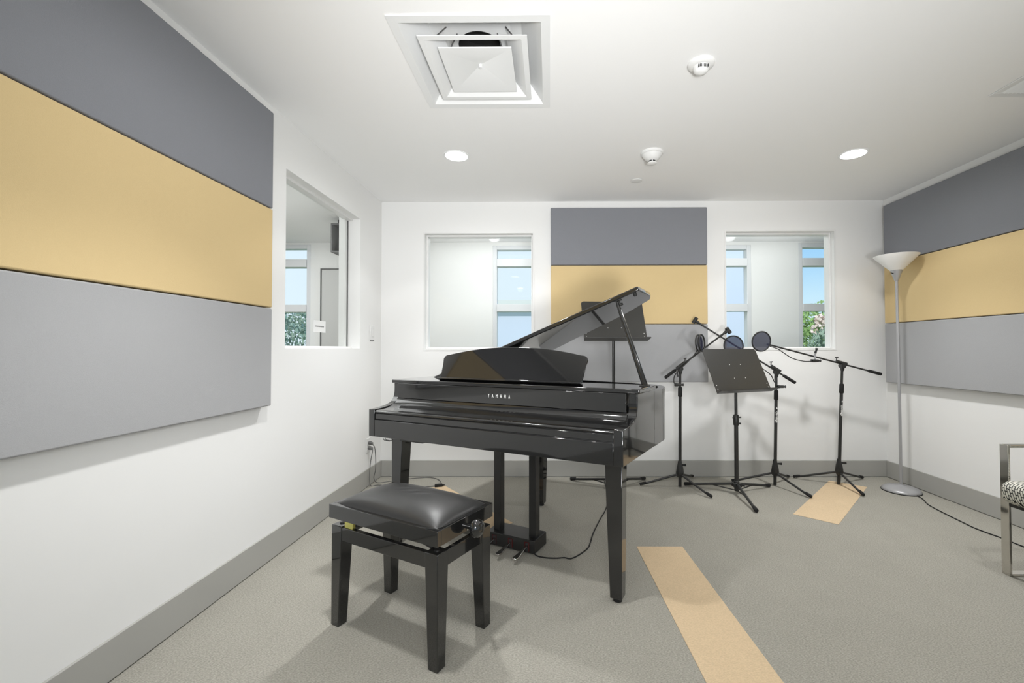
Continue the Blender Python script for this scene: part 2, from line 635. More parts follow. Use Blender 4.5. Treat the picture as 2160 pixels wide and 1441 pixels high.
MZ = [(1.585, 1.675), (2.14, 2.235)]
frame_xz('window_4', -4.2, -2.95, 0.9, 2.42, YE, YE + .1, 0.05, M_FRAME, 'outer hall window with sky and foliage behind the left wall window', YE + .07, M_GLASSO, (-3.6,), MZ)
frame_xz('window_5', -0.70, 2.47, 0.9, 2.40, YE, YE + .1, 0.05, M_FRAME, 'wide outer hall window behind the back wall', YE + .07, M_GLASSO, (0.35, 1.4), MZ)
frame_xz('window_6', 3.05, 4.25, 0.9, 2.42, YE, YE + .1, 0.05, M_FRAME, 'outer hall window with blue sky and shrubs behind the right interior window', YE + .07, M_GLASSO, (3.65,), MZ)
frame_xz('added_rear_window', -1.0, 2.5, 0.7, 2.2, YR - .08, YR, 0.05, M_FRAME, 'unseen wide window added in the rear wall for daylight from behind the viewer', YR - .05, M_GLASSO, (0.2, 1.4))  # unseen window, added to let daylight into the room from behind
b = MB()
b.box((-2.80, YE - .03, 0.0), (-1.85, YE, 2.105))
d1 = struct(b.build('door_1', M_DOOR, bevel=0.004), 'pale grey door in the hall seen through the left wall window', 'door')
b = MB()
b.box((-2.80, YE - .036, 2.105), (-1.85, YE, 2.118))
b.box((-2.812, YE - .036, 0), (-2.80, YE, 2.118))
b.build('door_frame', M_GASKET, d1)
b = MB()
b.lathe([(0.0, 0), (0.026, 0.0), (0.026, .03), (0.012, .035), (0.012, .05), (0, .05)], 16, m=Matrix.Rotation(PI / 2, 3, 'X'))
b.build('door_handle', M_CHROME, d1, loc=(-1.93, YE - .03, 1.0))
b = MB()
b.box((-0.2, 4.30, H - .006), (2.8, 4.42, H))
struct(b.build('trim_1', M_TRIM), 'white slot trim along the hall ceiling', 'trim')


# ------------------------------------------------------------------ carpet planks
def plank(pts, label):
    b = MB()
    b.hexa([(x, y, -0.002) for x, y in pts], [(x, y, 0.002) for x, y in pts])
    tag(b.build('carpet_plank', M_TAN), label, 'carpet plank', 'tan accent planks in the carpet')


plank([(0.526, 1.475), (0.786, 1.475), (0.752, 2.482), (0.492, 2.482)], 'tan carpet plank running toward the viewer right of the piano leg')
plank([(1.652, 2.967), (1.845, 2.793), (2.573, 3.542), (2.380, 3.716)], 'tan carpet plank lying diagonally under the right microphone stand')
plank([(-0.879, 3.586), (-1.072, 3.427), (-0.436, 2.656), (-0.243, 2.815)], 'tan carpet plank lying diagonally beneath the piano')

# ------------------------------------------------------------------ acoustic panels
PZ = [2.372, 1.861, 1.342, 0.832]
PT = 0.05
GAP = 0.0025
WHERE = {'left': ('left wall', 'nearest the viewer'), 'back': ('back wall', 'behind the piano'), 'right': ('right wall', 'behind the floor lamp')}
for side in ('left', 'back', 'right'):
    for i, (row, m, cn) in enumerate((('upper', M_GREYD, 'slate grey'), ('middle', M_YELL, 'mustard yellow'), ('lower', M_GREY, 'light grey'))):
        z1, z0 = PZ[i] - GAP, PZ[i + 1] + GAP
        b = MB()
        if side == 'left':
            b.box((XL + .0015, -0.6, z0), (XL + PT, 2.245, z1))
        elif side == 'back':
            b.box((0.011, YB - PT, z0), (1.382, YB - .0015, z1))
        else:
            b.box((XR - PT, 0.9, z0), (XR - .0015, 3.768, z1))
        tag(b.build('acoustic_panel', m, bevel=0.006, seg=3), '%s fabric acoustic panel, %s of three on the %s %s' % (cn, row, *WHERE[side]),
            'acoustic panel', 'striped acoustic panels on the %s' % WHERE[side][0])

# ------------------------------------------------------------------ grand piano
PA = math.radians(-26.1)
piano = thing('grand_piano', 'glossy black digital baby grand piano with its lid propped open', 'piano', (0.3004, 1.7856, 0), PA)
ZT, ZB, PW, FL = 0.790, 0.639, 1.47, 0.067
curve = [(0, ZT), (0.045, ZT + .002), (.092, .797), (.125, .803), (.148, .811), (.163, .820), (.173, .831), (.181, .845), (.186, .862), (.188, .885), (.188, .924)]
curve = [(p.x, p.y) for p in spline([(y, z, 0) for y, z in curve], 3)]
prof = [(0, ZB)] + curve + [(.445, .924), (.445, ZB)]


def cheek(x0, x1, flare):
    b = MB()
    b.prism([(x0 + flare * y, y, z) for y, z in prof], [(x1 + flare * y, y, z) for y, z in prof])
    return b


cheek(-.042, 0, FL).build('cheek', M_LACQ, piano, bevel=.003)
cheek(-PW, -PW + .042, 0).build('cheek', M_LACQ, piano, bevel=.003)

outer = [(FL * .445, .445), (.0365, .545), (.0415, .620), (.0385, .655), (.028, .715), (.005, .775), (-.03, .822), (-.085, .860), (-.21, .918), (-.49, 1.005), (-.79, 1.112), (-1.08, 1.178), (-1.36, 1.192), (-1.44, 1.165), (-PW, 1.09), (-PW, .445)]
sp = spline([(x, y, 0) for x, y in outer[:-1]], 5) + [Vector((-PW, .445, 0))]
n = len(sp)
inner = []
for i, p in enumerate(sp):
    tdir = (sp[min(i + 1, n - 1)] - sp[max(i - 1, 0)]).normalized()
    nm = Vector((-tdir.y, tdir.x, 0))             # outline runs anticlockwise, so left is inside
    inner.append(p + nm * .036)
b = MB()
zr = .915
for i in range(n - 1):
    q = [sp[i], sp[i + 1], inner[i + 1], inner[i]]
    b.bm.faces.new([b.bm.verts.new((v.x, v.y, ZB)) for v in (sp[i], sp[i + 1])] + [b.bm.verts.new((v.x, v.y, zr)) for v in (sp[i + 1], sp[i])])
    b.bm.faces.new([b.bm.verts.new((v.x, v.y, .70)) for v in (inner[i + 1], inner[i])] + [b.bm.verts.new((v.x, v.y, zr)) for v in (inner[i], inner[i + 1])])
    b.bm.faces.new([b.bm.verts.new((v.x, v.y, zr)) for v in q])
bmesh.ops.remove_doubles(b.bm, verts=b.bm.verts, dist=.0004)
b.build('rim', M_LACQ, piano)
plan = [(0, 0.01, 0)] + [tuple(v) for v in sp] + [(-PW, .01, 0)]
b = MB()
b.prism([(x * .998 - .001, y, ZB + .002) for x, y, _ in plan], [(x * .998 - .001, y, ZB + .02) for x, y, _ in plan])
b.build('bottom_board', M_SATIN, piano)
inn = [(-.045, .20, 0)] + [tuple(v) for v in inner] + [(-PW + .045, .20, 0)]
b = MB()
b.prism([(x, y, .845) for x, y, _ in inn], [(x, y, .86) for x, y, _ in inn])
b.build('soundboard', M_SATIN, piano)

# front board that stays shut, fixed hinge strip, raised lid
b = MB()
b.prism([(FL * .18 + .012, .178, .924), (FL * .445 + .008, .447, .924), (-PW - .012, .447, .924), (-PW - .012, .178, .924)],
        [(FL * .18 + .012, .178, .945), (FL * .445 + .008, .447, .945), (-PW - .012, .447, .945), (-PW - .012, .178, .945)])
b.build('front_lid', M_LACQ, piano, bevel=.005, seg=3)
b = MB()
b.prism([(-1.402, .449, .917), (-1.402, 1.186, .917), (-1.452, 1.16, .917), (-1.48, 1.09, .917), (-1.48, .449, .917)],
        [(-1.402, .449, .944), (-1.402, 1.186, .944), (-1.452, 1.16, .944), (-1.48, 1.09, .944), (-1.48, .449, .944)])
b.build('hinge_strip', M_LACQ, piano, bevel=.003)
lid_o = [(1.440, .70), (1.416, .79), (1.393, .815), (1.344, .845), (1.19, .932), (.911, 1.024), (.61, 1.13), (.32, 1.19), (0.0, 1.20)]
lid_p = [(0.0, .445), (1.438, .445), (1.439, .58)] + [(p.x, p.y) for p in spline([(x, y, 0) for x, y in lid_o], 5)]
LA = math.radians(20.5)
b = MB()
b.prism([(u, v - .445, -.024) for u, v in lid_p], [(u, v - .445, 0) for u, v in lid_p])
lid = b.build('lid', M_LACQ, piano, bevel=.006, seg=3, loc=(-1.400, .445, .945), rot=(0, -LA, 0))
b = MB()
b.lathe([(0, 0), (.010, 0), (.010, -.012), (.007, -.016), (0, -.016)], 16)
b.build('bumper', M_RUBBER, lid, loc=(1.405, .03, -.023))
b = MB()
b.box((-.018, -.02, -.004), (.018, .02, 0))
b.box((-.007, -.007, -.03), (.007, .007, -.004))
b.tube([(-.018, 0, -.026), (.018, 0, -.026)], .007, 10)
b.build('prop_socket', M_STAND, lid, loc=(1.312, .022, -.024), bevel=.002)
b = MB()
pb, pt_ = Vector((.002, .372, .945)), Vector((-.166, .462, 1.372))
b.tube([pb, pb.lerp(pt_, .5), pb.lerp(pt_, .9), pt_], [.0175, .0150, .0120, .009], 16, flat=.85)
b.build('lid_prop', M_LACQ, piano)
b = MB()
b.box((-.022, .350, .944), (.022, .394, .949))
b.build('prop_plate', M_STAND, piano, bevel=.002)

# keyboard front: name board, closed fallboard, key slip, rail
b = MB()
b.box((-PW + .042, .174, .838), (-.036, .20, .924))
nb = b.build('name_board', M_LACQ, piano, bevel=.0015)
text_mesh('lettering', 'YAMAHA', .0262, M_LETTER, nb, (-.716, .1735, .8795), (PI / 2, 0, 0), xs=.56, bold=.0, spacing=1.0, width=.136)
fb = [(.012, .768), (.004, .772), (.002, .777), (.005, .782), (.012, .785), (.04, .7865), (.08, .790), (.115, .796), (.14, .804), (.156, .814), (.166, .826), (.170, .836), (.20, .836), (.20, .768)]
b = MB()
b.prism([(-PW + .043, y, z) for y, z in fb], [(-.041 + FL * y, y, z) for y, z in fb])
b.build('fallboard', M_LACQ, piano, smooth=50)
b = MB()
b.box((-PW + .044, .006, .737), (-.043, .05, .767))
b.build('key_slip', M_LACQ, piano, bevel=.002)
b = MB()
b.box((-PW + .043, .001, ZB), (-.042, .05, .733))
b.build('front_rail', M_LACQ, piano, bevel=.002)
b = MB()
b.box((-PW + .043, .012, .730), (-.042, .06, .772))
b.build('shadow_gap_board', M_DARK, piano)

# music desk
dw = .442
top = []
for i in range(25):
    s = -1 + 2 * i / 24
    top.append((s * .455, .135 + .054 * (1 - s * s)))
out = [(-dw, 0.0)] + [(-.452, .09), (-.458, .118), (-.452, .133), (-.437, .141)] + [p for p in top if abs(p[0]) < .43] + [(.437, .141), (.452, .133), (.458, .118), (.452, .09)] + [(dw, 0.0)]
b = MB()
b.prism([(x, -.007, z) for x, z in out], [(x, .007, z) for x, z in out])
desk = b.build('music_desk', M_LACQ, piano, bevel=.004, seg=3, loc=(-.725, .252, .957), rot=(math.radians(-23), 0, 0))
desk.scale = (1, 1, 1.027)
b = MB()
b.box((-.448, -.03, -.012), (.448, .004, -.004))
b.build('ledge', M_LACQ, desk, bevel=.002)
for s in (-.36, .36):
    b = MB()
    b.box((s - .012, .0, -.012), (s + .012, .03, .0))
    b.build('hinge', M_STAND, desk)


def leg_mesh(tx0, tx1, ty0, ty1, bx0, bx1, by0, by1, z0, z1):
    b = MB()
    b.hexa([(bx0, by0, z0), (bx1, by0, z0), (bx1, by1, z0), (bx0, by1, z0)], [(tx0, ty0, z1), (tx1, ty0, z1), (tx1, ty1, z1), (tx0, ty1, z1)])
    return b


for k in (0, 1):
    fx = (lambda x: x) if k == 0 else (lambda x: -PW - x)
    xs = sorted((fx(-.125), fx(-.043)))
    bs = sorted((fx(-.101), fx(-.046)))
    l = leg_mesh(*xs, .127, .207, *bs, .127, .182, .018, ZB + .001).build('leg', M_LACQ, piano, bevel=.003)
    b = MB()
    b.lathe([(0, 0), (.02, 0), (.02, .02), (0, .02)], 16, c=(sum(bs) / 2, .155, 0))
    b.build('foot', M_RUBBER, l)
l = leg_mesh(-.956, -.884, 1.02, 1.092, -.944, -.896, 1.032, 1.080, .018, ZB + .001).build('leg', M_LACQ, piano, bevel=.003)
b = MB()
b.lathe([(0, 0), (.018, 0), (.018, .02), (0, .02)], 16, c=(-.92, 1.056, 0))
b.build('foot', M_RUBBER, l)

# pedal lyre
b = MB()
b.box((-.914, .347, .012), (-.600, .492, .083))
pbx = b.build('pedal_box', M_SATIN, piano, bevel=.003)
for x in (-.887, -.655):
    b = MB()
    b.box((x - .0, .385, .082), (x + .045, .43, ZB + .001))
    b.build('lyre_post', M_SATIN, piano, bevel=.002)
for x in (-.858, -.752, -.646):
    b = MB()
    for lo, hi in (((x - .014, .022), (x - .011, .070)), ((x + .011, .022), (x + .014, .070)), ((x - .011, .067), (x + .011, .070))):
        b.box((lo[0], .3445, lo[1]), (hi[0], .349, hi[1]))
    b.build('felt_slot', M_FELT, pbx)
    b = MB()
    b.box((x - .011, .3462, .022), (x + .011, .348, .067))
    b.build('pedal_opening', M_DARK, pbx)
    oo = [(-.008, .352), (-.0085, .30), (-.0115, .262), (-.0145, .238), (-.0145, .222), (-.0105, .211), (0, .207), (.0105, .211), (.0145, .222), (.0145, .238), (.0115, .262), (.0085, .30), (.008, .352)]
    b = MB()
    b.prism([(x + p, y, .030 + max(0, y - .25) * .16) for p, y in oo], [(x + p, y, .040 + max(0, y - .25) * .16) for p, y in oo])
    b.build('pedal', M_PEDAL, piano, bevel=.003, seg=3)
b = MB()
b.box((-1.29, .05, .619), (-1.12, .16, .6395))
b.build('headphone_box', M_SATIN, piano, bevel=.003)
b = MB()
for dy in (0, .012):
    b.tube(spline([(-1.335, .035 + dy, .64), (-1.335, .035 + dy, .622), (-1.345, .035 + dy, .615), (-1.37, .035 + dy, .615), (-1.388, .035 + dy, .617), (-1.392, .035 + dy, .625)], 4), .0018, 8)
b.build('headphone_hook', M_STAND, piano)
b = MB()
iv = Matrix.Translation((0.3004, 1.7856, 0)) @ Matrix.Rotation(PA, 4, 'Z')
iv = iv.inverted()
cpts = spline([(-.10, 2.385, .03), (-.076, 2.365, .006), (-.027, 2.344, .004), (.03, 2.338, .004), (.075, 2.344, .004), (.113, 2.335, .004), (.165, 2.385, .004), (.212, 2.455, .004), (.232, 2.52, .004), (.262, 2.65, .004), (.33, 2.87, .004), (.391, 3.051, .004), (.44, 3.3, .004), (.46, 3.7, .004)], 6)
b.tube([iv @ p for p in cpts], .0036, 8)
b.build('power_cord', M_RUBBER, piano)

# ------------------------------------------------------------------ piano bench
BA = math.radians(-28)
exb, eyb = Vector((math.cos(BA), math.sin(BA), 0)), Vector((-math.sin(BA), math.cos(BA), 0))
BW, BD = .574, .312
ctr = Vector((-.392, 1.514, 0)) - exb * BW / 2 + eyb * BD / 2
bench = thing('piano_bench', 'glossy black adjustable piano bench with a padded black leather seat', 'bench', tuple(ctr), BA)
for sx in (-1, 1):
    for sy in (-1, 1):
        ox, oy = sx * BW / 2, sy * BD / 2
        ix, iy = ox - sx * .062, oy - sy * .058
        jx, jy = ox - sx * .045, oy - sy * .042
        xs, ys, xb_, yb2 = sorted((ox, ix)), sorted((oy, iy)), sorted((ox, jx)), sorted((oy, jy))
        leg_mesh(*xs, *ys, *xb_, *yb2, 0, .408).build('leg', M_LACQ, bench, bevel=.003)
b = MB()
t2 = .02
for sy in (-1, 1):
    ys = sorted((sy * (BD / 2 - .003), sy * (BD / 2 - .003 - t2)))
    b.box((-BW / 2 + .055, ys[0], .350), (BW / 2 - .055, ys[1], .405))
for sx in (-1, 1):
    xs = sorted((sx * (BW / 2 - .003), sx * (BW / 2 - .003 - t2)))
    b.box((xs[0], -BD / 2 + .05, .350), (xs[1], BD / 2 - .05, .405))
b.build('apron', M_LACQ, bench, bevel=.002)
b = MB()
fw, fd = BW / 2 + .006, BD / 2 + .008
for sy in (-1, 1):
    ys = sorted((sy * fd, sy * (fd - .022)))
    b.box((-fw, ys[0], .437), (fw, ys[1], .493))
for sx in (-1, 1):
    xs = sorted((sx * fw, sx * (fw - .022)))
    b.box((xs[0], -fd + .02, .437), (xs[1], fd - .02, .493))
b.box((-fw + .01, -fd + .01, .452), (fw - .01, fd - .01, .46))
b.build('seat_frame', M_LACQ, bench, bevel=.002)
b = MB()
NX, NY = 56, 40
cw, cdp = fw - .014, fd - .014
g = []
for j in range(NY + 1):
    row = []
    for i in range(NX + 1):
        u, v = -1 + 2 * i / NX, -1 + 2 * j / NY
        eu, ev = (1 - abs(u) ** 3.2), (1 - abs(v) ** 3.0)
        h = max(eu, 0) ** .55 * max(ev, 0) ** .55
        z = .486 + .052 * h
        # a few sat-in creases across the middle
        for (cu, cv, ang, amp) in ((-.18, .30, .55, .0022), (-.02, .22, .6, .0024), (.16, .10, .5, .0018)):
            du, dv = (u - cu) * .29, (v - cv) * .16
            s = du * math.sin(ang) - dv * math.cos(ang)
            l_ = du * math.cos(ang) + dv * math.sin(ang)
            z += amp * math.exp(-(s / .008) ** 2 - (l_ / .055) ** 2)
        pin = 1 - .012 * (abs(u) * (1 - v * v)) * (1 - h)
        row.append(b.bm.verts.new((u * cw * pin, v * cdp * pin, z)))
    g.append(row)
for j in range(NY):
    for i in range(NX):
        b.bm.faces.new((g[j][i], g[j][i + 1], g[j + 1][i + 1], g[j + 1][i]))
edge = [g[0][i] for i in range(NX + 1)] + [g[j][NX] for j in range(1, NY + 1)] + [g[NY][i] for i in range(NX - 1, -1, -1)] + [g[j][0] for j in range(NY - 1, 0, -1)]
low = [b.bm.verts.new((v.co.x, v.co.y, .47)) for v in edge]
for i in range(len(edge)):
    j = (i + 1) % len(edge)
    b.bm.faces.new((edge[i], low[i], low[j], edge[j]))
cush = b.build('seat_cushion', M_LEATHER, bench, smooth=60)
b = MB()
wl_ = [(-cw - .003, -cdp - .003, .4885), (cw + .003, -cdp - .003, .4885), (cw + .003, cdp + .003, .4885), (-cw - .003, cdp + .003, .4885), (-cw - .003, -cdp - .003, .4885)]
b.tube(wl_, .0045, 8)
b.build('piping', M_LEATHER, cush)
# scissor lift under the seat
for sy in (-1, 1):
    b = MB()
    yy = sy * .10
    for a, c in (((-.24, .395), (.05, .449)), ((.24, .395), (-.05, .449))):
        b.tube([(a[0], yy, a[1]), (c[0], yy, c[1])], .008, 8)
    b.build('scissor_arm', M_STAND, bench)
b = MB()
b.tube([(-.20, 0, .428), (fw + .002, 0, .445)], .006, 10)
b.build('lift_screw', M_CHROME, bench)
b = MB()
b.box((-.215, -.15, .404), (-.165, -.135, .432))
b.build('lift_bracket', M_BRASS, bench, bevel=.003)
for sx in (-1, 1):
    for sy in (-1, 1):
        b = MB()
        b.lathe([(0, 0), (.011, 0), (.011, .003), (0, .004)], 14, c=(sx * (BW / 2 - .03), sy * (BD / 2 - .03), .408))
        b.build('leg_bolt', M_STAND, bench)
b = MB()
ry = Matrix.Rotation(PI / 2, 3, 'Y')
b.lathe([(0, 0), (.010, 0), (.010, .022), (.020, .026), (.031, .034), (.034, .046), (.030, .058), (.018, .066), (0, .068)], 28, m=ry)
b.build('knob', M_LACQ, bench, loc=(fw, .0, .455))


# ------------------------------------------------------------------ music stands
def tripod(root, feet, hub_z, hub_r, foot_z=.0155, r=.009, start=.02):
    for fx, fy in feet:
        d = Vector((fx, fy, 0)).normalized()
        b = MB()
        b.tube([d * start + Vector((0, 0, hub_z)), Vector((fx, fy, foot_z)) - d * .02], r, 10)
        l = b.build('leg', M_STAND, root)
        b = MB()
        p = Vector((fx, fy, foot_z))
        q = (p - Vector((0, 0, hub_z))).normalized()
        b.tube([p - q * .055, p - q * .04, p - q * .004, p], [r * 1.1, r * 1.35, r * 1.4, r * 1.1], 12)
        b.build('rubber_foot', M_RUBBER, l)


def music_stand(label, loc, feet, phi, tilt, zbot, w, h, roll=0.0, collar=.60):
    root = thing('music_stand', label, 'music stand', loc, 0, 'music stands')
    tripod(root, feet, .075, .03, r=.010)
    b = MB()
    b.box((-.032, -.026, .055), (.032, .026, .085))
    b.lathe([(0, .02), (.016, .02), (.020, .06), (.020, .1), (0, .1)], 16)
    b.build('base_hub', M_STAND, root, bevel=.004)
    b = MB()
    b.tube([(.03, -.01, .07), (.055, -.02, .068)], .009, 10)
    b.build('lock_knob', M_RUBBER, root)
    b = MB()
    for fx, fy in feet:
        b.tube([(0, 0, .025), (fx * .5, fy * .5, .045)], .0045, 6)
    b.build('leg_brace', M_STAND, root)
    b = MB()
    b.tube([(0, 0, .03), (0, 0, collar)], .0155, 16)
    b.build('pole', M_STAND, root)
    b = MB()
    b.lathe([(0, collar - .07), (.019, collar - .07), (.022, collar - .05), (.022, collar), (.017, collar + .012), (0, collar + .012)], 18)
    b.tube([(.015, 0, collar - .055), (.034, -.01, collar - .055)], .007, 8)
    b.tube([(-.028, -.004, collar - .01), (.034, -.01, collar - .006)], .006, 8)
    b.build('height_clutch', M_STAND, root)
    b = MB()
    b.tube([(0, 0, collar - .02), (0, 0, zbot + .12)], .0115, 14)
    b.build('upper_pole', M_STAND, root)
    # plate: local x across, z up the slope, +y behind; facing (sin phi, -cos phi)
    R = Matrix.Rotation(phi, 4, 'Z') @ Matrix.Rotation(-tilt, 4, 'X') @ Matrix.Rotation(roll, 4, 'Y')
    pl = bpy.data.objects.new('desk_plate', None)
    rad = .022
    o = [(-w / 2, 0), (-w / 2, h - rad)]
    for k in range(1, 7):
        a = PI - k * PI / 12
        o.append((-w / 2 + rad + rad * math.cos(a), h - rad + rad * math.sin(a)))
    for k in range(1, 7):
        a = PI / 2 - k * PI / 12
        o.append((w / 2 - rad + rad * math.cos(a), h - rad + rad * math.sin(a)))
    o += [(w / 2, 0)]
    b = MB()
    b.prism([(x, -.001, z) for x, z in o], [(x, .001, z) for x, z in o])
    p = b.build('desk_plate', M_PLATE, root)
    p.matrix_local = Matrix.Translation((h * .5 * math.sin(tilt) * math.sin(phi) + .012 * math.sin(phi), -h * .5 * math.sin(tilt) * math.cos(phi) - .014, zbot)) @ R
    b = MB()
    ww = w / 2 + .012
    b.hexa([(-ww, -.055, -.001), (ww, -.055, -.001), (w / 2, 0, -.001), (-w / 2, 0, -.001)], [(-ww, -.055, .001), (ww, -.055, .001), (w / 2, 0, .001), (-w / 2, 0, .001)])
    b.hexa([(-ww, -.056, -.001), (ww, -.056, -.001), (ww, -.054, -.001), (-ww, -.054, -.001)], [(-ww, -.058, .008), (ww, -.058, .008), (ww, -.056, .008), (-ww, -.056, .008)])
    b.build('ledge', M_PLATE, p)
    for x, z in ((-.055, h * .63), (.055, h * .63), (-.055, h * .32), (.055, h * .32), (-w / 2 + .02, .035), (-w / 2 + .02, .065), (w / 2 - .02, .035), (w / 2 - .02, .065)):
        b = MB()
        b.lathe([(0, 0), (.0038, 0), (.003, .0015), (0, .002)], 10, c=(x, -.001, z), m=Matrix.Rotation(PI / 2, 3, 'X'))
        b.build('lit_hole', M_LETTER, p)  # pale disc stands in for light showing through a hole in the plate
    b = MB()
    b.box((-.07, .001, h * .28), (.07, .012, h * .68))
    b.build('bracket', M_STAND, p, bevel=.002)
    return root


music_stand('black music stand with bare tilted plate among the microphone stands', (1.45, 3.385, 0),
            [(-.345, .20), (.335, .155), (-.035, -.40)], math.radians(22), math.radians(26), .795, .545, .365, collar=.60)
music_stand('black music stand standing behind the open piano lid', (.515, 3.50, 0),
            [(-.34, .22), (.30, .235), (.0, -.38)], math.radians(6), math.radians(24), 1.19, .51, .355, collar=.8)


# ------------------------------------------------------------------ microphone stands
def mic_stand(label, loc, feet, hub, piv, tail, tip, thin, lettered=False, lean=None):
    """points are offsets from loc; piv top of pole, tail counterweight end, tip clip end"""
    root = thing('microphone_stand', label, 'microphone stand', loc, 0, 'boom microphone stands')
    tripod(root, feet, .105, .02, r=.0085)
    piv, tail, tip = Vector(piv), Vector(tail), Vector(tip)
    def on(z):
        return Vector((piv.x * z / piv.z, piv.y * z / piv.z, z))
    b = MB()
    b.lathe([(0, .085), (.022, .085), (.030, .100), (.033, .120), (.026, .165), (.019, .19), (.015, .215), (0, .215)], 6, c=(on(.12).x, on(.12).y, 0))
    b.build('base_hub', M_STAND, root, smooth=20)
    b = MB()
    b.tube([on(.185) + Vector((.012, -.01, 0)), on(.187) + Vector((.042, -.022, 0))], [.006, .010], 10)
    b.build('lock_knob', M_RUBBER, root)
    zc = piv.z - .20
    b = MB()
    b.tube([on(.008), on(zc)], .0125, 16)
    pole = b.build('pole', M_STAND, root)
    b = MB()
    b.tube([on(zc - .05), on(zc - .045), on(zc + .02), on(zc + .03)], [.0135, .017, .017, .013], 16)
    b.build('height_clutch', M_RUBBER, root)
    b = MB()
    b.tube([on(zc + .02), on(piv.z - .05)], .0095, 14)
    b.build('upper_pole', M_STAND, root)
    d = (tip - tail).normalized()
    # the boom passes just in front of the pole head
    head = piv
    b = MB()
    b.tube([head - Vector((0, 0, .065)), head - Vector((0, 0, .03)), head], [.0125, .018, .016], 12)
    b.lathe([(0, -.02), (.021, -.02), (.023, 0), (.021, .02), (0, .02)], 18, c=head - Vector((0, 0, .022)), m=Matrix.Rotation(PI / 2, 3, 'X'))
    b.build('boom_pivot', M_STAND, root)
    b = MB()
    b.tube([head + Vector((-.02, -.02, -.01)), head + Vector((-.032, -.034, -.055)), head + Vector((-.030, -.036, -.085))], [.004, .004, .007], 8)
    b.build('pivot_lever', M_STAND, root)
    b = MB()
    c1 = head - d * .035
    c2 = head + d * .05
    b.tube([c1, c2], .0145, 14)
    b.tube([c2 + Vector((0, 0, .008)), c2 + Vector((0, -.004, .032))], .004, 8)
    b.tube([c2 + Vector((-.012, -.004, .033)), c2 + Vector((.012, -.004, .035))], .0045, 8)
    b.build('boom_clutch', M_STAND, root)
    b = MB()
    b.tube([tail, tip], .0068, 12)
    boom = b.build('boom', M_STAND, root)
    b = MB()
    b.tube([tail, tail + d * .004, tail + d * .105, tail + d * .11], [.010, .0125, .0125, .009], 14)
    b.build('counterweight', M_RUBBER, boom)
    if thin:
        b = MB()
        b.tube([tip - d * .004, tip + d * .03], [.009, .008], 10)
        e2 = tip + d * .032
        side = Vector((d.z, 0, -d.x))
        b.tube([e2 - d * .005, e2 + d * .016, e2 + d * .045], [.007, .013, .0145], 12)
        b.tube([e2 + d * .048 - side * .024, e2 + d * .048 + side * .03], .0165, 12)
        b.build('microphone_clip', M_STAND, root)
    else:
        b = MB()
        b.tube([tip - d * .02, tip + d * .012], [.009, .008], 10)
        b.build('boom_tip', M_STAND, root)
    if lettered:
        zt_ = zc - .19
        text_mesh('lettering', 'On-Stage', .024, M_LETTER, pole, tuple(on(zt_) + Vector((0, -.0136, 0))), (PI / 2, PI / 2, 0), xs=1.0, bold=.0006, depth=.0004)
        b = MB()
        c = on(zt_ + .075) + Vector((0, -.0132, 0))
        b.prism([(c.x - .006, c.y, c.z - .007), (c.x + .006, c.y, c.z - .007), (c.x, c.y, c.z + .008)], [(c.x - .006, c.y - .001, c.z - .007), (c.x + .006, c.y - .001, c.z - .007), (c.x, c.y - .001, c.z + .008)])
        b.build('brand_mark', M_LETTER, pole)
    return root


def rel(p, o):
    return (p[0] - o[0], p[1] - o[1], p[2] if len(p) > 2 else 0)


o1 = (1.055, 3.535, 0)
mic_stand('left microphone stand, its boom rising toward the right', o1, [rel(p, o1)[:2] for p in ((.735, 3.57), (1.245, 3.80), (1.215, 3.27))], .1,
          (0.008, 0, .985), rel((.935, 3.52, .89), o1), rel((1.395, 3.54, 1.23), o1), True)
o2 = (1.845, 3.575, 0)
mic_stand('middle microphone stand, its boom crossing behind the bare music plate', o2, [rel(p, o2)[:2] for p in ((1.53, 3.67), (2.075, 3.79), (1.96, 3.268))], .1,
          (0.022, 0, .955), rel((2.005, 3.545, .846), o2), rel((1.303, 3.68, 1.322), o2), True, True)
o3 = (2.383, 3.60, 0)
mic_stand('right microphone stand, its boom pointing left above the diagonal tan plank', o3, [rel(p, o3)[:2] for p in ((2.112, 3.785), (2.70, 3.765), (2.38, 3.31))], .1,
          (.042, 0, 1.006), rel((2.746, 3.60, .913), o3), rel((1.815, 3.60, 1.161), o3), False, True)


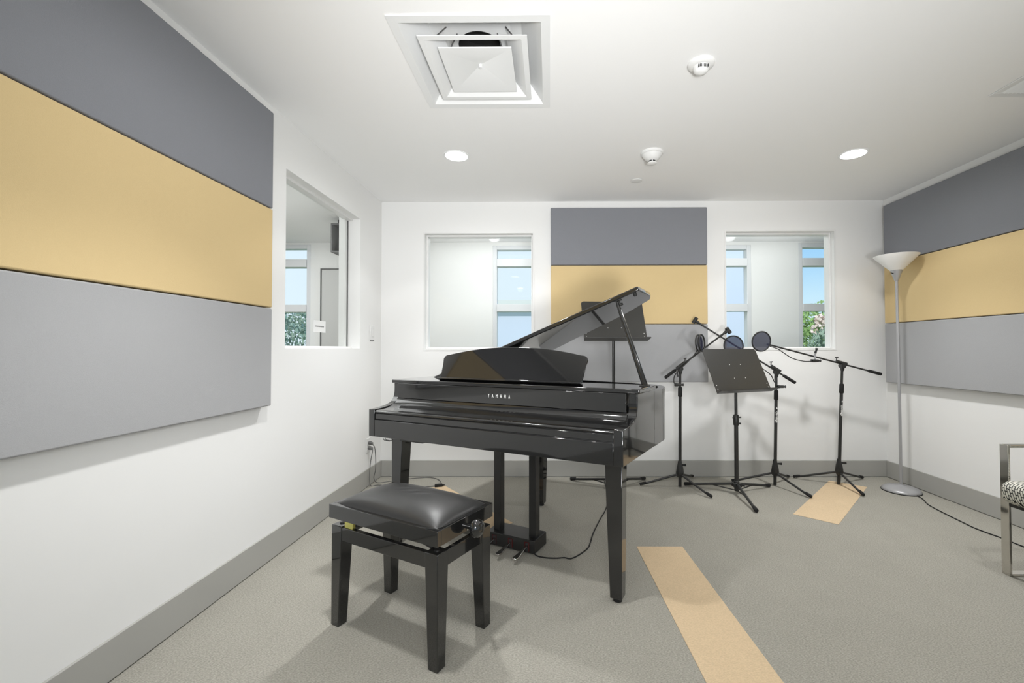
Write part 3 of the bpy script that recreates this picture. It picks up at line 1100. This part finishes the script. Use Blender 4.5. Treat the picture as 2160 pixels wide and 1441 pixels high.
def pop_filter(label, c, nrm, r, neck, clamp, double=False, strap=False):
    root = thing('pop_filter', label, 'pop filter', clamp, 0, 'pop filters clamped to the stands')
    cl = Vector(clamp)
    c = Vector(c) - cl
    q = Vector((0, 0, 1)).rotation_difference(Vector(nrm).normalized()).to_matrix()
    offs = (-.012, .012) if double else (0,)
    for k in offs:
        b = MB()
        pts = [c + q @ Vector((r * math.cos(2 * PI * i / 40), r * math.sin(2 * PI * i / 40), k)) for i in range(41)]
        b.tube(pts, .0068 if double else .0058, 10)
        b.build('ring', M_STAND, root)
    b = MB()
    for k in (-.0025, .0025):
        b.bm.faces.new([b.bm.verts.new(c + q @ Vector(((r - .002) * math.cos(2 * PI * i / 40), (r - .002) * math.sin(2 * PI * i / 40), k))) for i in range(40)])
    b.build('mesh_screen', M_POP, root)
    b = MB()
    b.tube(spline([Vector(p) - cl for p in neck], 6), .0038, 8)
    b.build('gooseneck', M_STAND, root)
    b = MB()
    b.tube([(-.022, -.012, 0), (.03, -.012, 0)], [.012, .011], 12)
    b.tube([(.03, -.012, 0), (.046, -.012, 0)], [.006, .012], 12)
    b.box((-.022, -.022, -.012), (.0, .014, .012))
    b.build('clamp', M_STAND, root, bevel=.002)
    if strap:                                      # clamped over the boom
        b = MB()
        b.box((-.004, -.010, .006), (.012, -.004, .068))
        b.build('clamp_strap', M_SILVER, root, bevel=.001)
        b = MB()
        b.tube([(.006, -.006, .062), (.016, -.004, .085), (.022, -.002, .102)], [.010, .007, .011], 10)
        b.build('clamp_knob', M_RUBBER, root)
    return root


pop_filter('round black pop filter before the grey panel on the left boom stand', (1.195, 3.44, 1.171), (.78, -.62, .05), .066,
           [(1.015, 3.50, .835), (.998, 3.49, .86), (1.0, 3.475, .91), (1.03, 3.465, .95), (1.10, 3.46, 1.02), (1.15, 3.445, 1.08), (1.165, 3.43, 1.115)], (1.035, 3.522, .835), True)
pop_filter('round mesh pop filter showing above the bare music plate', (1.527, 3.60, 1.152), (.05, -1, .05), .081,
           [(1.858, 3.535, .82), (1.815, 3.512, .86), (1.79, 3.512, .91), (1.745, 3.535, .955), (1.67, 3.58, 1.01), (1.60, 3.59, 1.05), (1.545, 3.599, 1.071)], (1.872, 3.545, .817))
pop_filter('round mesh pop filter in front of the right interior window', (1.735, 3.555, 1.186), (.12, -1, -.12), .080,
           [(2.165, 3.575, 1.022), (2.09, 3.57, 1.022), (2.0, 3.57, 1.045), (1.93, 3.57, 1.088), (1.87, 3.56, 1.125), (1.806, 3.556, 1.145)], (2.185, 3.588, 1.026), strap=True)

# ------------------------------------------------------------------ floor lamp
LX, LY = 2.775, 3.45
lamp = thing('floor_lamp', 'silver torchiere floor lamp with a white bowl shade by the right corner', 'lamp', (LX, LY, 0))
b = MB()
b.lathe([(0, .0), (.126, .0), (.128, .006), (.126, .014), (.118, .024), (.095, .034), (.06, .040), (.02, .044), (.012, .052), (0, .052)], 48)
lb = b.build('base', M_SILVER, lamp, smooth=50)
b = MB()
b.lathe([(.1, 0.0), (.130, 0.0), (.1305, .006), (.127, .006)], 48, caps=False)
b.build('rubber_rim', M_RUBBER, lb)
b = MB()
b.tube([(0, 0, .045), (-.004, 0, .9), (-.012, 0, 1.68)], .0105, 18)
b.build('pole', M_SILVER, lamp)
b = MB()
b.lathe([(0, 1.665), (.013, 1.665), (.016, 1.672), (.042, 1.752), (.040, 1.752), (0, 1.70)], 32, c=(-.012, 0, 0))
b.build('collar', M_SILVER, lamp)
b = MB()
b.lathe([(.040, 1.748), (.085, 1.795), (.148, 1.862), (.1495, 1.866), (.146, 1.866), (.083, 1.800), (.038, 1.753)], 48, c=(-.012, 0, 0), loop=True)
b.build('lamp_shade', M_SHADE, lamp, smooth=60)
b = MB()
b.lathe([(0, 1.74), (.016, 1.74), (.02, 1.77), (.026, 1.80), (.02, 1.825), (0, 1.832)], 20, c=(-.012, 0, 0))
b.build('bulb', M_WHITEP, lamp)
b = MB()
b.tube([(-.035, -.006, 1.722), (-.066, -.012, 1.727)], [.004, .003], 8)
b.build('switch', M_STAND, lamp)
b = MB()
cp = [(2.80, 3.345, .02), (2.797, 3.325, .006), (2.775, 3.25, .004), (2.714, 3.129, .004), (2.68, 2.95, .004), (2.660, 2.80, .004), (2.653, 2.72, .004), (2.673, 2.582, .004), (2.68, 2.479, .004), (2.72, 2.3, .004), (2.85, 2.1, .004)]
b.tube([p - Vector((LX, LY, 0)) for p in spline(cp, 6)], .0036, 8)
b.build('power_cord', M_RUBBER, lamp)

# ------------------------------------------------------------------ armchair at the right edge
ch = thing('armchair', 'polished steel frame armchair with black and white woven seat', 'chair', (2.58, 1.86, 0))


def loop_frame(y0, y1):
    b = MB()
    xa_, xb_, zt_ = -.312, .33, .645
    tk = .012
    b.box((xa_, y0, 0), (xa_ + tk, y1, zt_))
    b.box((xb_ - tk, y0, 0), (xb_, y1, zt_))
    b.box((xa_ + tk, y0, zt_ - tk), (xb_ - tk, y1, zt_))
    b.box((xa_ + tk, y0, 0), (xb_ - tk, y1, tk))
    return b


loop_frame(.303, .343).build('arm_frame', M_CHROME, ch, bevel=.0015)
loop_frame(-.343, -.303).build('arm_frame', M_CHROME, ch, bevel=.0015)
b = MB()
b.box((-.31, -.303, .345), (.30, .303, .372))
b.build('seat_rail', M_STAND, ch, bevel=.003)
b = MB()
b.box((-.375, -.298, .372), (.27, .298, .482))
b.build('seat_cushion', M_WEAVE, ch, bevel=.04, seg=5)
b = MB()
R_ = Matrix.Rotation(math.radians(8), 3, 'Y')
b.box((.20, -.298, .40), (.29, .298, .84), R_, (.2, 0, .4))
b.build('backrest', M_WEAVE, ch, bevel=.035, seg=5)

# ------------------------------------------------------------------ ceiling fittings
dif = thing('air_diffuser', 'square white stepped air diffuser set in the ceiling', 'air vent', (DX, DY, H))


def sq_strip(b, r0, z0, r1, z1):
    c = [(-1, -1), (1, -1), (1, 1), (-1, 1)]
    for i in range(4):
        j = (i + 1) % 4
        b.poly([(c[i][0] * r0, c[i][1] * r0, z0), (c[j][0] * r0, c[j][1] * r0, z0), (c[j][0] * r1, c[j][1] * r1, z1), (c[i][0] * r1, c[i][1] * r1, z1)])


def weld(b):
    bmesh.ops.remove_doubles(b.bm, verts=b.bm.verts, dist=.0005)
    return b


b = MB()
for r0, z0, r1, z1 in ((.325, 0, .325, -.006), (.325, -.006, .288, -.006), (.288, -.006, .272, .012), (.272, .012, .20, .085), (.20, .085, .15, .10)):
    sq_strip(b, r0, z0, r1, z1)
for k in range(32):
    a0, a1 = 2 * PI * k / 32, 2 * PI * (k + 1) / 32
    def sqp(a):
        c_, s_ = math.cos(a), math.sin(a)
        f_ = .152 / max(abs(c_), abs(s_))
        return (c_ * f_, s_ * f_, .1)
    b.poly([(.10 * math.cos(a0), .10 * math.sin(a0), .1), (.10 * math.cos(a1), .10 * math.sin(a1), .1), sqp(a1), sqp(a0)])
weld(b).build('outer_cone', M_WHITEM, dif, smooth=25)
b = MB()
for r0, z0, r1, z1 in ((.229, -.016, .205, -.016), (.205, -.016, .188, -.004), (.188, -.004, .135, .045), (.135, .045, .140, .048), (.140, .048, .195, .002), (.195, .002, .229, -.012), (.229, -.012, .229, -.016)):
    sq_strip(b, r0, z0, r1, z1)
weld(b).build('middle_cone', M_WHITEM, dif, smooth=25)
b = MB()
sq_strip(b, .158, -.018, .146, -.018)
sq_strip(b, .146, -.018, .0005, .016)
sq_strip(b, .158, -.018, .158, -.012)
sq_strip(b, .158, -.012, .0005, .022)
weld(b)
b.lathe([(0, .0), (.007, .0), (.007, .016), (0, .016)], 12)
b.build('centre_plate', M_WHITEM, dif, smooth=20)
b = MB()
b.lathe([(.10, .098), (.10, .18), (0, .18)], 32, caps=False)
b.build('duct_neck', M_DARK, dif)
b = MB()
for sx, sy in ((-1, -1), (1, -1), (-1, 1), (1, 1)):
    b.tube([(sx * .13, sy * .13, .095), (sx * .17, sy * .17, .02)], .003, 6)
    b.tube([(sx * .09, sy * .09, .095), (sx * .12, sy * .12, -.008)], .003, 6)
b.build('hanger_wire', M_GASKET, dif)

LP = [(-.633, 2.912, 'left recessed downlight glowing in the ceiling above the piano'), (2.052, 2.908, 'right recessed downlight glowing in the ceiling near the right wall')]
for y in (1.45, 0.0, -1.45):
    LP += [(-.633, y, 'recessed ceiling downlight in the left row behind the viewer'), (2.052, y, 'recessed ceiling downlight in the right row behind the viewer')]
for i, (x, y, lb_) in enumerate(LP):
    r = thing('recessed_light', lb_, 'ceiling light', (x, y, H), 0, 'recessed downlights')
    b = MB()
    b.lathe([(.074, 0), (.088, 0), (.088, -.003), (.084, -.005), (.075, -.003)], 40, loop=True)
    b.build('trim_ring', M_WHITEM, r)
    b = MB()
    b.lathe([(0, -.001), (.076, -.001), (.076, -.0022), (0, -.0022)], 40)
    b.build('lens', M_LENS, r)
    l = bpy.data.lights.new('beam', 'SPOT')
    l.energy, l.spot_size, l.spot_blend, l.shadow_soft_size = (W_FRONT if y > 2 else (W_MID if x < 0 else W_MID * .4) if y > 1 else W_REAR), math.radians(96 if .5 < y < 2 else 124), (.75 if .5 < y < 2 else .22), .05
    l.color = (1, .992, .98)
    lo = bpy.data.objects.new('beam', l)
    C.objects.link(lo)
    lo.parent = r
    lo.location = (0, 0, -.06)
    if y > 2:
        l3 = bpy.data.lights.new('soft_beam', 'SPOT')
        l3.energy, l3.spot_size, l3.spot_blend, l3.shadow_soft_size = W_SOFT, math.radians(100), .9, .06
        lo3 = bpy.data.objects.new('soft_beam', l3)
        C.objects.link(lo3)
        lo3.parent = r
        lo3.location = (0, 0, -.06)
    l2 = bpy.data.lights.new('spill', 'SPOT')       # wide spill of the lens
    l2.energy, l2.spot_size, l2.spot_blend, l2.shadow_soft_size = (W_WIDE if y > 1 else 0), math.radians(176), .5, .07
    lo2 = bpy.data.objects.new('spill', l2)
    C.objects.link(lo2)
    lo2.parent = r
    lo2.location = (0, 0, -.02)

sen = thing('occupancy_sensor', 'small round white occupancy sensor with dark slots on the ceiling', 'sensor', (.698, 1.972, H))
b = MB()
b.lathe([(0, 0), (.060, 0), (.060, -.006), (.056, -.012), (.04, -.018), (0, -.018)], 36)
b.build('base', M_WHITEP, sen)
b = MB()
b.lathe([(0, -.018), (.036, -.018), (.034, -.032), (.024, -.044), (0, -.05)], 32)
dm = b.build('lens_dome', M_WHITEP, sen)
b = MB()
for i in range(8):
    x = -.021 + i * .006
    b.box((x - .0011, -.0365, -.034), (x + .0011, -.022, -.022))
b.build('slots', M_DARK, dm)
sm = thing('smoke_detector', 'white smoke detector with black slot on the ceiling above the open lid', 'detector', (.686, 2.875, H))
b = MB()
b.lathe([(0, 0), (.074, 0), (.074, -.012), (.070, -.016), (0, -.016)], 40)
b.build('base', M_WHITEP, sm)
b = MB()
b.lathe([(0, -.016), (.066, -.016), (.058, -.030), (.046, -.044), (.030, -.056), (0, -.056)], 40)
b.build('housing', M_WHITEP, sm)
b = MB()
b.lathe([(0, -.056), (.022, -.056), (.022, -.068), (0, -.068)], 28)
b.build('sensing_slot', M_DARK, sm)
b = MB()
b.lathe([(0, -.068), (.030, -.068), (.031, -.074), (.024, -.078), (0, -.079)], 32)
for k in range(3):
    a = k * 2 * PI / 3 + .35
    b.box((.026 * math.cos(a) - .003, .026 * math.sin(a) - .003, -.07), (.026 * math.cos(a) + .003, .026 * math.sin(a) + .003, -.054))
b.build('cap', M_WHITEP, sm)
sp_ = thing('sprinkler_cover', 'flat round white sprinkler cover on the ceiling beyond the smoke detector', 'sprinkler', (.676, 3.346, H))
b = MB()
b.lathe([(0, -.004), (.044, -.004), (.044, -.0075), (.040, -.009), (0, -.009)], 36)
b.lathe([(0, 0), (.03, 0), (.03, -.005), (0, -.005)], 24)
b.build('cover_plate', M_WHITEP, sp_)
gr = thing('return_air_grille', 'square white return air grille in the ceiling near the right wall', 'air vent', (2.58, 1.94, H))
b = MB()
for lo, hi in (((-.30, -.30), (.30, -.265)), ((-.30, .265), (.30, .30)), ((-.30, -.265), (-.265, .265)), ((.265, -.265), (.30, .265))):
    b.box((*lo, -.006), (*hi, 0))
b.build('grille_frame', M_WHITEM, gr, bevel=.003)
b = MB()
b.box((-.265, -.265, -.001), (.265, .265, -.0003))
b.build('backing', M_GASKET, gr)
for i in range(26):
    b = MB()
    x = -.255 + i * .0204
    R_ = Matrix.Rotation(math.radians(35), 3, 'Y')
    b.box((x - .007, -.265, -.0058), (x + .007, .265, -.0046), R_, (x, 0, -.0052))
    b.build('slat', M_WHITEM, gr)

# ------------------------------------------------------------------ small wall and floor items
sw = thing('light_switch', 'white wall switch plate between the left window and the corner', 'switch', (XL, 3.627, 1.265))
b = MB()
b.box((0, -.04, -.062), (.008, .04, .062))
b.build('switch_plate', M_WHITEP, sw, bevel=.003)
b = MB()
b.box((.008, -.018, -.035), (.013, .018, .035))
b.build('rocker', M_WHITEP, sw, bevel=.002)
b = MB()
b.box((.0, -.036, -.066), (.006, .036, -.062))
b.build('base_seam', M_GASKET, sw)
ol = thing('wall_outlet', 'white electrical outlet low on the left wall behind the bench', 'outlet', (XL, 3.56, .335))
b = MB()
b.box((0, -.036, -.058), (.006, .036, .058))
b.build('outlet_plate', M_WHITEP, ol, bevel=.002)
b = MB()
for z in (-.02, .02):
    b.box((.006, -.016, z - .013), (.008, .016, z + .013))
b.build('socket', M_WHITEP, ol)


def plug(label, z, y, pts):
    r = thing('power_plug', label, 'plug', (XL + .008, y, z), 0, 'plugs in the left wall outlet')
    b = MB()
    b.tube([(0, 0, 0), (.014, 0, 0), (.034, 0, -.006)], [.013, .016, .010], 12)
    b.build('plug_body', M_CORD, r)
    b = MB()
    b.tube([p - Vector((XL + .008, y, z)) for p in spline(pts, 7)], .0034, 8)
    b.build('power_cord', M_CORD, r)


plug('grey plug in the upper socket, its cord curving along the floor', .355, 3.56,
     [(XL + .04, 3.56, .347), (XL + .052, 3.575, .31), (XL + .05, 3.60, .22), (XL + .045, 3.61, .12), (XL + .03, 3.615, .05), (XL + .06, 3.64, .005), (XL + .2, 3.72, .004), (-1.11, 3.79, .004), (-1.02, 3.78, .004), (-.945, 3.71, .004), (-.90, 3.60, .004), (-.895, 3.56, .01)])
plug('grey plug in the lower socket, its cord hanging straight down', .315, 3.555,
     [(XL + .04, 3.555, .307), (XL + .044, 3.55, .29), (XL + .03, 3.545, .2), (XL + .024, 3.545, .1), (XL + .03, 3.55, .01), (XL + .08, 3.58, .004), (XL + .22, 3.55, .004), (-1.12, 3.50, .004), (-.99, 3.545, .004), (-.93, 3.545, .01)])
ad = thing('cord_connector', 'small black cord connector lying on the carpet behind the bench', 'adapter', (-.912, 3.545, 0), math.radians(15))
b = MB()
b.box((-.03, -.013, 0.001), (.03, .013, .024))
b.build('connector_body', M_RUBBER, ad, bevel=.004)
b = MB()
b.tube([(.03, 0, .012), (.05, 0, .012)], [.007, .004], 10)
b.build('strain_relief', M_RUBBER, ad)

cs = thing('notice_card', 'small white square notice card fixed to the left interior window', 'sign', (XL - .094, 2.98, 1.284))
b = MB()
b.box((-.0005, -.078, -.04), (.001, .078, .04))
b.build('card', M_WHITEP, cs)
b = MB()
for i in range(9):
    b.box((.001, -.056 + i * .0125, -.004), (.0014, -.047 + i * .0125, .004))
b.build('printed_line', M_CORD, cs)

hx = thing('display_box', 'dark grey open display box hanging from the hall ceiling beyond the left window', 'box', (-2.045, 4.36, 2.09))
b = MB()
for lo, hi in (((-.13, -.10, 0), (-.115, .10, .29)), ((-.115, -.10, 0), (.115, .10, .015)), ((-.115, -.10, .275), (.115, .10, .29)), ((-.115, .085, .015), (.115, .10, .275))):
    b.box(lo, hi)
b.build('box_shell', M_BOXG, hx)
b = MB()
for x in (-.1, .1):
    b.tube([(x, 0, .29), (x, 0, .35)], .006, 8)
b.build('hanging_rod', M_STAND, hx)
it = thing('small_carton', 'small orange carton inside the hanging display box', 'carton', (-2.06, 4.36, 2.1065))
b = MB()
b.box((-.05, -.05, 0), (.07, .04, .04))
b.build('carton_body', M_ORANGE, it)
it = thing('small_figure', 'small white ornament inside the hanging display box', 'ornament', (-2.06, 4.36, 2.148))
b = MB()
b.lathe([(0, 0), (.03, 0), (.02, .03), (.032, .055), (.028, .08), (0, .09)], 16)
b.build('ornament_body', M_WHITEP, it)

# ------------------------------------------------------------------ outdoors
b = MB()
b.box((-40, YE + .2, -.45), (40, 60, -.4))
struct(b.build('ground', M_GRASS), 'lawn outside the building', 'ground')


def shrub(name, label, cx, cy, cz, rx, ry, rz, nleaf, m, flowers=0, seed=1, size=.10):
    rnd = random.Random(seed)
    root = thing(name, label, 'shrub', (cx, cy, -.4))
    b = MB()

    def place(n, sz, spread):
        for _ in range(n):
            while True:
                p = Vector((rnd.uniform(-1, 1), rnd.uniform(-1, 1), rnd.uniform(-1, 1)))
                if .25 < p.length < 1:
                    break
            p = p.normalized() * (p.length ** .35) * spread
            bumpy = 1 + .12 * math.sin(5 * p.x + 2 * p.z) + .1 * math.sin(7 * p.z + 3 * p.y)
            c = Vector((p.x * rx * bumpy, p.y * ry * bumpy, cz + .4 + p.z * rz * bumpy))
            if c.z < .02:
                continue
            q = Euler((rnd.uniform(0, 6.3), rnd.uniform(0, 6.3), rnd.uniform(0, 6.3))).to_matrix()
            s = sz * rnd.uniform(.6, 1.4)
            vs = [c + q @ Vector(v) * s for v in ((-.5, 0, 0), (-.12, -.26, .05), (.5, 0, 0), (-.12, .26, .05))]
            b.poly(vs)
    place(nleaf, size, 1.0)
    b.build('foliage', m, root, smooth=180)
    b = MB()
    for k in range(4):
        a = k * 1.6
        b.tube([(0.05 * math.cos(a), .05 * math.sin(a), 0), (rx * .3 * math.cos(a), ry * .3 * math.sin(a), cz * .5 + .3)], [.03, .015], 6)
    b.build('stem', M_CORD, root)
    for k in range(flowers):
        a = rnd.uniform(-2.2, -1.75)
        h = rnd.uniform(.52, .80)
        w_ = math.sqrt(1 - h * h) * 1.04
        c = Vector((rx * w_ * math.cos(a), ry * w_ * math.sin(a), cz + .4 + rz * h))
        b = MB()
        for _ in range(40):
            p = Vector((rnd.gauss(0, 1), rnd.gauss(0, 1), rnd.gauss(0, 1))).normalized() * .09
            q = Euler((rnd.uniform(0, 6.3), rnd.uniform(0, 6.3), rnd.uniform(0, 6.3))).to_matrix()
            b.poly([c + p + q @ Vector(v) * .075 for v in ((-.5, 0, 0), (0, -.4, .1), (.5, 0, 0), (0, .4, .1))])
        b.build('flower_cluster', M_PETAL, root, smooth=180)
    return root


shrub('flowering_shrub', 'green shrub with pale pink flowers outside the right window', 5.75, 8.9, .98, 1.25, .8, .95, 9000, M_LEAF, 7, 3, .085)
shrub('leafy_shrub', 'blue green shrub in front of the flowering one outside the right window', 4.55, 6.85, .66, .85, .5, .68, 6500, M_LEAF2, 0, 4, .075)
shrub('tall_shrub', 'grey green shrub outside the hall window at left', -5.0, 8.4, .85, 1.5, .8, .92, 10000, M_LEAF2, 0, 5, .085)
bl = thing('neighbour_building', 'pale blue walled neighbouring building outside the wide hall window', 'building', (1.0, 13.0, -.4))
b = MB()
b.box((-2.9, 0, 0), (3.1, 4, 2.75))
b.build('wall_block', M_BLDG, bl)
b = MB()
b.box((3.25, -.4, 0), (5.35, 4, 5.2))
b.build('tower_block', M_BLDG, bl)
b = MB()
b.box((-3.1, -.25, 2.75), (3.24, 4.2, 2.98))
b.build('roof_slab', M_WHITEP, bl)
